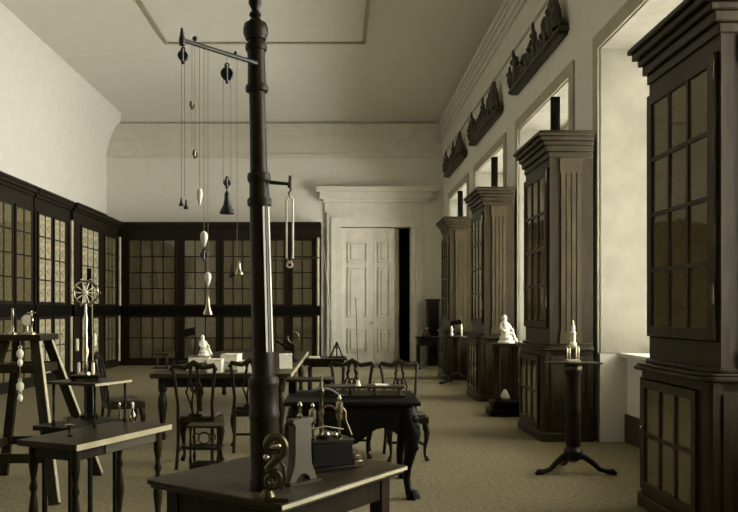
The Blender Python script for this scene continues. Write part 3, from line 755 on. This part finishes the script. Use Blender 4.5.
# --- two-shelf stand in front of chair
sy = 6.72; sx = (206-VX)*sy/F
r = thing('shelf_stand', 'small wooden stand with open frame and heavy base', 'stand', (sx, sy, 0))
MB().box(-.15,.15,-.12,.12,0,.07).build('base', 'dark_wood', r, bevel=.015)
MB().box(-.13,.13,-.10,.10,.07,.12).build('step', 'dark_wood', r, bevel=.01)
for x in (-.12,.12):
    for y in (-.09,.09): MB().lathe([(.012,.12),(.016,.16),(.009,.2),(.012,.3),(.009,.36),(.014,.44)], (x,y,0), 8).build('post', 'dark_wood', r)
MB().box(-.14,.14,-.11,.11,.25,.265).build('shelf', 'dark_wood', r)
MB().box(-.15,.15,-.12,.12,.44,.46).build('top_board', 'table_wood', r, bevel=.004)
m = MB(); m.ring((0,-.09,.35), .05, .008, RX, 16); m.ring((-.07,-.09,.36), .03, .006, RX, 12); m.ring((.07,-.09,.36), .03, .006, RX, 12); m.build('fretwork', 'dull_brass', r)

# --- table by the door with models
r = thing('small_display_table', 'low dark table with pale papers in front of the double door', 'table', (-.16, 11.7, 0))
MB().box(-.33,.30,-.3,.3,.72,.75).build('tabletop', 'dark_wood', r, bevel=.005)
MB().box(-.28,.25,-.25,.25,.62,.72).build('apron', 'dark_wood', r)
for x in (-.27,.24):
    for y in (-.22,.22): MB().lathe([(.02,0),(.03,.05),(.02,.1),(.03,.3),(.02,.5),(.03,.62)], (x,y,0), 10).build('leg', 'dark_wood', r)
r = thing('shear_legs_model', 'small dark A-frame hoist model on the low table', 'model', (-.02, 11.7, .75))
m = MB(); m.beam((-.10,-.05,0),(0,0,.24),.018,.018); m.beam((.10,-.05,0),(0,0,.24),.018,.018); m.beam((0,.12,0),(0,0,.24),.018,.018); m.build('frame', 'black_wood', r)
MB().box(-.13,.13,-.08,.15,-.0,.015).build('base', 'black_wood', r); MB().lathe([(.02,0),(.03,.02),(.02,.05)], (0,0,.14), 10).build('weight', 'dull_brass', r)
r = thing('paper_sheaf', 'flat pale sheaf of papers on the low table edge', 'papers', (-.36, 11.6, .75), .1)
MB().box(-.08,.08,-.11,.11,0,.02).build('sheets', 'paper', r); MB().box(-.081,.081,-.01,.01,.0195,.0215).build('tape', 'cord', r)
# leaning pole
a = Vector((-.25, 20.5, 0)); 
pole = MB(); pole.sweep([((336-VX)*20.3/F, 20.3, 0), ((322-VX)*21.05/F, 21.08, EYE+(VY-235)*21.05/F)], [.02,.012], 8)
tag(pole.build('leaning_pole', 'pale_wood'), 'thin pale pole leaning on the door surround', 'pole')

# ------------------------------------------------------------------ books and pieces on the long table
def book(p, sx, sy, sz, rz, label, cov='leather', grp=None):
    r = thing('book', label, 'book', p, rz, grp); t = .006
    m = MB(); m.box(-sx/2, sx/2, -sy/2, sy/2, 0, t); m.box(-sx/2, sx/2, -sy/2, sy/2, sz-t, sz); m.box(-sx/2, -sx/2+t, -sy/2, sy/2, t, sz-t)
    m.build('cover', cov, r); MB().box(-sx/2+t, sx/2-.008, -sy/2+.008, sy/2-.008, t, sz-t).build('pages', 'paper', r)
    return r
Z = .76
def lt(x, D, z=0): return ((x-VX)*D/F, D, Z+z)
book(lt(200, 9.0), .28, .36, .09, .0, 'thick dark book at the bottom of pile under the figurine')
book(lt(200, 9.0, .09), .25, .33, .08, .1, 'dark book on top of the pile under the figurine')
book(lt(216, 8.75), .17, .2, .15, .0, 'squat pale-edged box file beside the figurine pile', 'paper')
statuette('figurine', 'white figurine standing on the pile of dark books', lt(204, 9.0, .17), .25, .4)
book(lt(231, 9.1), .22, .3, .10, .0, 'dark book at the bottom of pile near the post')
book(lt(232, 9.1, .10), .2, .28, .09, -.1, 'pale book on top of pile near the post', 'paper')
book(lt(246, 8.8), .17, .22, .13, .05, 'white-paged thick book lying beside the pile near the post', 'paper')
book(lt(286, 9.4), .16, .25, .17, .1, 'white boxed volume half hidden behind the pulley post', 'paper')
r = thing('ring_sextant', 'dark ring on a stem beyond the post on the long table', 'instrument', lt(293, 10.5))
MB().lathe([(.08,0),(.08,.02),(.02,.05),(.015,.2),(.03,.22),(.012,.25)], (0,0,0), 12).build('stem', 'black_wood', r)
MB().ring((0,0,.34), .08, .014, RX @ Matrix.Rotation(.4, 4, 'Y'), 22, 8, PI*.9, PI*2.5).build('arc', 'dull_brass', r)
MB().beam((-.25,0,.30),(-.02,0,.16),.025,.025).build('arm', 'black_wood', r)
r = thing('reading_stand', 'dark slanted board instrument on the long table', 'instrument', lt(181, 10.2), .2)
MB().box(-.1,.1,-.08,.08,0,.03).build('base', 'black_wood', r)
MB().beam((-.06,0,.03),(.04,0,.42),.05,.03).build('upright', 'black_wood', r); MB().beam((.04,0,.40),(.18,0,.44),.03,.10).build('head', 'black_wood', r)
r = thing('small_press', 'little brown press model at the end of long table', 'model', lt(162, 9.3), 0)
MB().box(-.09,.09,-.06,.06,0,.02).build('base', 'table_wood', r)
for x in (-.06,.06): MB().lathe([(.012,.02),(.016,.08),(.010,.16)], (x,0,0), 8).build('post', 'table_wood', r)
MB().box(-.09,.09,-.03,.03,.16,.19).build('beam', 'table_wood', r)

# ------------------------------------------------------------------ on the desk
r = thing('glass_bench', 'long low bench of boards and pegs lying on the desk', 'instrument', (.20, 6.25, .76))
MB().box(-.36,.34,-.12,.12,.0,.018).build('base_board', 'dark_wood', r, bevel=.003)
for x in (-.32,-.1,.1,.3):
    for y in (-.09,.09): MB().lathe([(.010,.018),(.006,.04),(.010,.072)], (x,y,0), 8).build('peg', 'dull_brass', r)
MB().box(-.36,.34,-.12,.12,.072,.088).build('top_board', 'table_wood', r, bevel=.003)
MB().box(-.30,.30,-.115,-.105,.022,.070).build('glass_strip', 'vessel_glass', r)
r = thing('upright_rod', 'very thin upright rod in a pale foot on desk bench', 'rod', (.165, 6.2, .848))
MB().lathe([(.025,0),(.02,.01),(.010,.04),(.005,.05)], (0,0,0), 12).build('foot', 'ivory', r)
MB().sweep([(0,0,.04),(-.02,0,.72)], .0035, 6).build('rod', 'iron', r)
r = thing('paper_sheet', 'pale card lying on the desk bench', 'papers', (.36, 6.28, .848), .1)
MB().box(-.05,.05,-.07,.07,0,.004).build('card', 'paper', r); MB().box(-.045,.045,-.065,-.06,.0039,.0045).build('print_line', 'iron', r)
r = thing('flat_board', 'flat dark drawing board propped on blocks at desk end', 'board', (-.24, 6.55, .76))
MB().box(-.2,.2,-.14,.14,.10,.12).build('board', 'dark_wood', r)
for x in (-.15,.15): MB().box(x-.03,x+.03,-.1,.1,0,.10).build('block', 'black_wood', r)

# ------------------------------------------------------------------ pulley post on the square table
PD = 3.15; ps = F/PD
def pz(y): return EYE + (VY-y)/ps
def pr(w): return w/2/ps
base = Vector(((266-VX)/ps, PD, TZ+.001))
post = thing('pulley_post', 'tall turned wooden post with inlaid pale strips, bearing pulleys', 'post', base)
post.rotation_euler = (0, math.radians(-1.3), 0)
def rel(prof): return [(r_, z-TZ) for r_, z in prof]
MB().lathe(rel([(pr(33), TZ), (pr(33), pz(482)), (pr(30), pz(476)), (pr(29.5), pz(420)), (pr(31), pz(417)), (pr(31), pz(413)), (pr(29.5), pz(410)), (pr(29), pz(388)), (pr(31), pz(385)), (pr(31), pz(380)), (pr(26), pz(376))]), (0,0,0), 24).build('socket', 'dark_wood', post)
MB().lathe(rel([(pr(22), pz(378)), (pr(20), pz(206))]), (0,0,0), 20).build('lower_shaft', 'dark_wood', post)
def turned(name, prof):
    pts = []
    for w_, y_ in prof: pts.append((pr(w_), pz(y_)))
    MB().lathe(rel(pts), (0,0,0), 24).build(name, 'dark_wood', post)
turned('middle_ring', [(20,206),(24,205.9),(25,202),(24,199),(21,198.9),(20,196),(19.5,183),(21,182.9),(23.5,180),(23.5,176),(21.5,173.5),(17.5,173.4)])
turned('upper_shaft', [(17.5,174),(16.5,130),(16,91)])
turned('capital', [(16,92),(22,91.9),(23.5,88.5),(22,86),(19,85.9),(18.5,82),(17.5,60),(18,51),(21,50.9),(22,48),(21,45),(17,44.9),(15,40),(20,39.9),(25,34),(25,29),(22,24),(16,23.9),(12,20),(7,18)])
turned('finial', [(6,19),(12,16),(12,14),(7,11),(8,9),(13,4),(12.5,-2),(7,-5),(9,-9),(6,-14),(1.5,-18)])
aa = math.radians(-46)
for off in (-.30, .30):
    a = aa + off; R0, R1 = pr(22)+.001, pr(20)+.001; c, s_ = math.cos(a), math.sin(a)
    m = MB(); m.beam((c*R0, s_*R0, pz(352)-TZ), (c*R1, s_*R1, pz(208)-TZ), .0085, .006, up=(c, s_, 0)); m.build('inlay_strip', 'ivory', post)
a = aa; m = MB(); m.beam((math.cos(a)*pr(22.3), math.sin(a)*pr(22.3), pz(352)-TZ), (math.cos(a)*pr(20.3), math.sin(a)*pr(20.3), pz(208)-TZ), .010, .004, up=(math.cos(a), math.sin(a), 0)); m.build('groove', 'iron', post)
bpy.context.view_layer.update()
inv = post.matrix_world.inverted() if False else (Matrix.Translation(base) @ Matrix.Rotation(math.radians(-1.3), 4, 'Y')).inverted()
P0, P1 = Vector((-.333, 3.10, 2.465)), Vector((-.582, 2.836, 2.465))
m = MB(); m.sweep([inv @ P0, inv @ P1], [.010, .008], 8); m.build('arm', 'iron', post)
m = MB(); m.lathe([(.011,-.02),(.013,0),(.008,.02),(.004,.045)], inv @ P1, 10); m.ball(inv @ (P1+(P0-P1)*.16+Vector((0,0,.02))), .010, 8); m.ball(inv @ (P1+(P0-P1)*.7+Vector((0,0,.015))), .007, 8); m.build('arm_fitting', 'iron', post)
q0 = Vector(((270-VX)/ps, PD-.02, pz(183))); q1 = Vector(((290-VX)/ps, PD-.02, pz(185)))
m = MB(); m.sweep([inv @ q0, inv @ q1], [.009,.006], 8); m.sweep([inv @ (q1+Vector((0,0,-.015))), inv @ (q1+Vector((.002,0,.035)))], [.008,.006], 8); m.build('hook_bracket', 'iron', post)
m = MB(); m.sweep([inv @ Vector(((272-VX)/ps, PD-.03, pz(261))), inv @ Vector(((320-VX)/ps, PD-.03, pz(258)))], .0028, 8); m.build('side_rod', 'mid_wood', post)
# stirrup on the right bracket
r = thing('glass_stirrup', 'long pale U-shaped stirrup hanging from post bracket', 'stirrup', q1 - Vector((0, 0, .015)))
def dz(y): return pz(y) - (q1.z-.015)
m = MB(); m.sweep([(0,0,0),(.006,0,dz(190)),(-.004,0,dz(194)),(.002,0,dz(198))], .004, 6); m.build('hook', 'iron', r)
w = 3.2/ps
MB().sweep([(0,0,dz(197)),(-w,0,dz(200)),(-w,0,dz(258)),(0,0,dz(264)),(w,0,dz(258)),(w,0,dz(200)),(0,0,dz(197))], .0045, 8).build('loop', 'ivory', r)
MB().ring((0,0,dz(265)), .011, .004, RX, 14).build('ring', 'ivory', r)
# hanging pulleys and weights
def hang_pt(x):
    a = x-VX; d0, d1 = P0, P1-P0
    t = (a*d0.y - F*d0.x)/(F*d1.x - a*d1.y)
    return P0 + d1*t
def hanging(name, label, cat, x, builder, ytop=None, double=False):
    p = hang_pt(x); s = p.y/F
    r = thing(name, label, cat, p)
    zz = lambda y: EYE + (VY-y)*s - p.z
    builder(r, zz, s)
    return r
def cordto(r, z1, dx=0, z0=-.006, n=1, gap=.012):
    for k in range(n):
        o = (k-(n-1)/2)*gap
        MB().sweep([(o+dx,0,z0),(o+dx,0,z1)], .0011, 5).build('cord', 'cord', r)
def block(r, z, R, m_='iron', nm='pulley'):
    m = MB(); m.lathe([(R,-.010),(R*.8,-.004),(R*.8,.004),(R,.010)], (0,0,z), 18, RX)
    m.ring((0,0,z+R*1.35), R*.35, .003, RX, 12); m.sweep([(0,-.013,z-R*1.3),(0,-.013,z+R*1.2)], .006, 6); m.sweep([(0,.013,z-R*1.3),(0,.013,z+R*1.2)], .006, 6)
    m.ball((0,0,z-R*1.35), .006, 8)
    return m.build(nm, m_, r)
def bell(r, zt, zb, R, m_='iron', x=0):
    h = zt-zb
    return MB().lathe([(R*.9,0),(R,h*.04),(R*.95,h*.12),(R*.55,h*.35),(R*.36,h*.62),(R*.34,h*.86),(R*.15,h*.92),(R*.12,h)], (x,0,zb), 16).build('weight', m_, r)
def b1(r, zz, s): cordto(r, zz(50)); block(r, zz(56), 5*s); cordto(r, zz(197), z0=zz(60), n=2); bell(r, zz(197), zz(206), 2.6*s, x=-1.8*s); bell(r, zz(199), zz(209), 2.6*s, x=3*s)
hanging('pulley_with_weights', 'black pulley at the arm tip with a pair of tiny bell weights', 'pulley', 183, b1)
def b2(r, zz, s): cordto(r, zz(66)); block(r, zz(74), 6.2*s); cordto(r, zz(181), z0=zz(78), n=2, gap=.03); block(r, zz(183), 3.6*s); cordto(r, zz(194), z0=zz(186)); bell(r, zz(190), zz(214), 7.5*s)
hanging('pulley_with_weights', 'large black pulley in mid-arm carrying a dark bell weight', 'pulley', 227, b2)
def b3(r, zz, s): cordto(r, zz(100)); block(r, zz(105), 2.2*s, 'dull_brass'); cordto(r, zz(148), z0=zz(108)); 
hanging('small_pulley', 'topmost small brass pulley in the slanting row of blocks', 'pulley', 192, b3)
def b4(r, zz, s): cordto(r, zz(148)); block(r, zz(154), 2.4*s, 'dull_brass')
hanging('small_pulley', 'small brass pulley next above the white bulb', 'pulley', 195, b4)
def bulb(r, z0, z1, R):
    h = z0-z1
    MB().lathe([(.003,0),(R*.4,h*.12),(R*.8,h*.4),(R,h*.65),(R*.8,h*.88),(R*.2,h)], (0,0,z1), 14).build('bulb', 'marble', r)
def b5(r, zz, s): cordto(r, zz(188)); bulb(r, zz(188), zz(205), 3.4*s)
hanging('white_block', 'white bulb hanging just above the bookcase top line', 'pulley', 199.5, b5)
def b6(r, zz, s): cordto(r, zz(231)); bulb(r, zz(231), zz(247), 4*s); block(r, zz(255), 3.4*s)
hanging('white_block', 'white bulb with black pulley beneath it', 'pulley', 204, b6)
def b7(r, zz, s): cordto(r, zz(272)); bulb(r, zz(272), zz(286), 3.4*s); cordto(r, zz(300), z0=zz(285)); bell(r, zz(296), zz(315), 5*s, 'brass')
hanging('white_block', 'lowest white bulb with bright brass bell weight', 'pulley', 208, b7)
def b8(r, zz, s): cordto(r, zz(263)); bell(r, zz(261), zz(275), 5*s, 'brass', x=2*s); bell(r, zz(264), zz(278), 4*s, 'iron', x=-5*s)
hanging('pair_of_weights', 'pair of bell weights hanging close beside the post', 'weight', 237, b8)

# ------------------------------------------------------------------ apparatus at the foot of the post
def ont(x, y, dzz=0):
    D = (EYE-TZ)*F/(y-VY); return Vector(((x-VX)*D/F, D, TZ+dzz))
r = thing('brass_scroll', 'bright brass scroll ornament at the foot of the post', 'ornament', ont(277, 500), 0)
s = r.location.y/F
S = lambda x, y, d=0: ((x-277)*s, d, (488-y)*s)
MB().box(-.05,.05,-.035,.035,0,.014).build('base', 'dull_brass', r, bevel=.003)
def spiral(cx, cy, r0, r1, a0, a1, n=22, d=0):
    return [S(cx + (r0+(r1-r0)*i/n)*math.cos(a0+(a1-a0)*i/n), cy - (r0+(r1-r0)*i/n)*math.sin(a0+(a1-a0)*i/n), d) for i in range(n+1)]
up_ = spiral(274, 434, 3, 12, PI*2.4, PI*.0 - PI*.35)
MB().sweep(up_ + [S(272, 452), S(267, 458)] , [.006+.010*min(1, i/14) for i in range(len(up_)+2)], 10).build('upper_scroll', 'dull_brass', r)
lo_ = spiral(272, 468, 2.5, 10, -PI*2.2, PI*.6)
MB().sweep(lo_ + [S(272, 454)], [.005+.008*min(1, i/14) for i in range(len(lo_)+1)], 10).build('lower_scroll', 'dull_brass', r)
m = MB(); m.ball(S(267,444,-.03), .013); m.ball(S(279,433,-.028), .012); m.ball(S(274,434,-.012), .012); m.build('boss', 'brass', r)
MB().sweep([S(281,478),S(285,468),S(284,455),S(279,448)], [.006,.009,.008,.004], 8).build('side_leaf', 'dull_brass', r)
MB().sweep([S(268,484),S(268,478)], [.03,.02], 12).build('neck', 'dull_brass', r)
p = ont(300, 482)
r = thing('wooden_support', 'flat wooden upright with flared arched foot', 'support', p, ang-.15)
s = p.y/F
out = []
for x, y in ((-19,0),(-10,0),(-8,5),(-4,8),(0,9),(4,8),(8,5),(10,0),(19,0),(18,4),(16,9),(12,18),(11,30),(11,58),(14,60),(14,64),(-14,64),(-14,60),(-11,58),(-11,30),(-12,18),(-16,9),(-18,4)):
    out.append((x*s, y*s))
MB().prism(out, -.022, .022, RX).build('upright', 'mid_wood', r, bevel=.003)
MB().box(-21*s, 21*s, -.04, .04, -.0, .008).build('foot_board', 'table_wood', r)
MB().lathe([(.012,64*s),(.014,64*s+.01),(.006,64*s+.02),(.008,64*s+.05),(.012,64*s+.055),(.004,64*s+.07)], (0,0,0), 10).build('finial', 'brass', r)

p = ont(327, 468)
r = thing('air_pump', 'brass pump instrument mounted on a black stepped box', 'instrument', p, ang-.45)
MB().box(-.11,.10,-.07,.07,.02,.13).build('box', 'black_wood', r, bevel=.004)
MB().box(-.12,.11,-.08,.08,0,.02).build('plinth', 'black_wood', r, bevel=.004)
MB().box(-.115,.105,-.075,.075,.13,.142).build('lid', 'dark_wood', r, bevel=.003)
m = MB(); m.box(.105,.16,-.06,.06,.0,.035); m.box(.105,.145,-.055,.055,.035,.06); m.build('steps', 'dull_brass', r, bevel=.006)
MB().sweep([(.15,-.055,.045),(.15,.055,.045)], .012, 10).build('roller', 'brass', r)
MB().sweep([(.12,-.05,.075),(.12,.05,.075)], .014, 10).build('roller', 'brass', r)
col = [(.022,0),(.024,.012),(.010,.025),(.013,.06),(.008,.10),(.015,.12),(.008,.14),(.010,.2),(.016,.22),(.007,.24),(.004,.29)]
MB().lathe(col, (-.03,0,.142), 12).build('central_column', 'dull_brass', r)
for x, h in ((-.085, .17), (.055, .20)):
    MB().lathe([(.018,0),(.02,.01),(.007,.02),(.008,h*.4),(.016,h*.45),(.018,h*.6),(.017,h*.8),(.007,h*.85),(.010,h*.92),(.003,h)], (x,-.02,.142), 12).build('cylinder', 'brass', r)
MB().sweep([(-.10,0,.36),(-.03,0,.375),(.02,0,.365),(.06,0,.34)], [.006,.009,.008,.006], 8).build('rocker_arm', 'iron', r)
MB().sweep([(.055,-.02,.30),(.085,-.02,.26),(.085,-.02,.22),(.10,-.02,.19),(.115,-.02,.15)], [.006,.008,.008,.008,.010], 8).build('elbow_pipe', 'dull_brass', r)
m = MB(); m.ball((-.03,-.045,.165), .022); m.ball((.02,-.04,.16), .016); m.build('ball_valve', 'brass', r)
MB().sweep([(-.12,-.03,.19),(-.02,-.03,.2),(.07,-.03,.18)], .004, 6).build('pipe', 'dull_brass', r)
MB().ring((-.005,-.02,.25), .045, .006, RX, 18, 6, .2, PI*1.3).build('curved_arm', 'dull_brass', r)
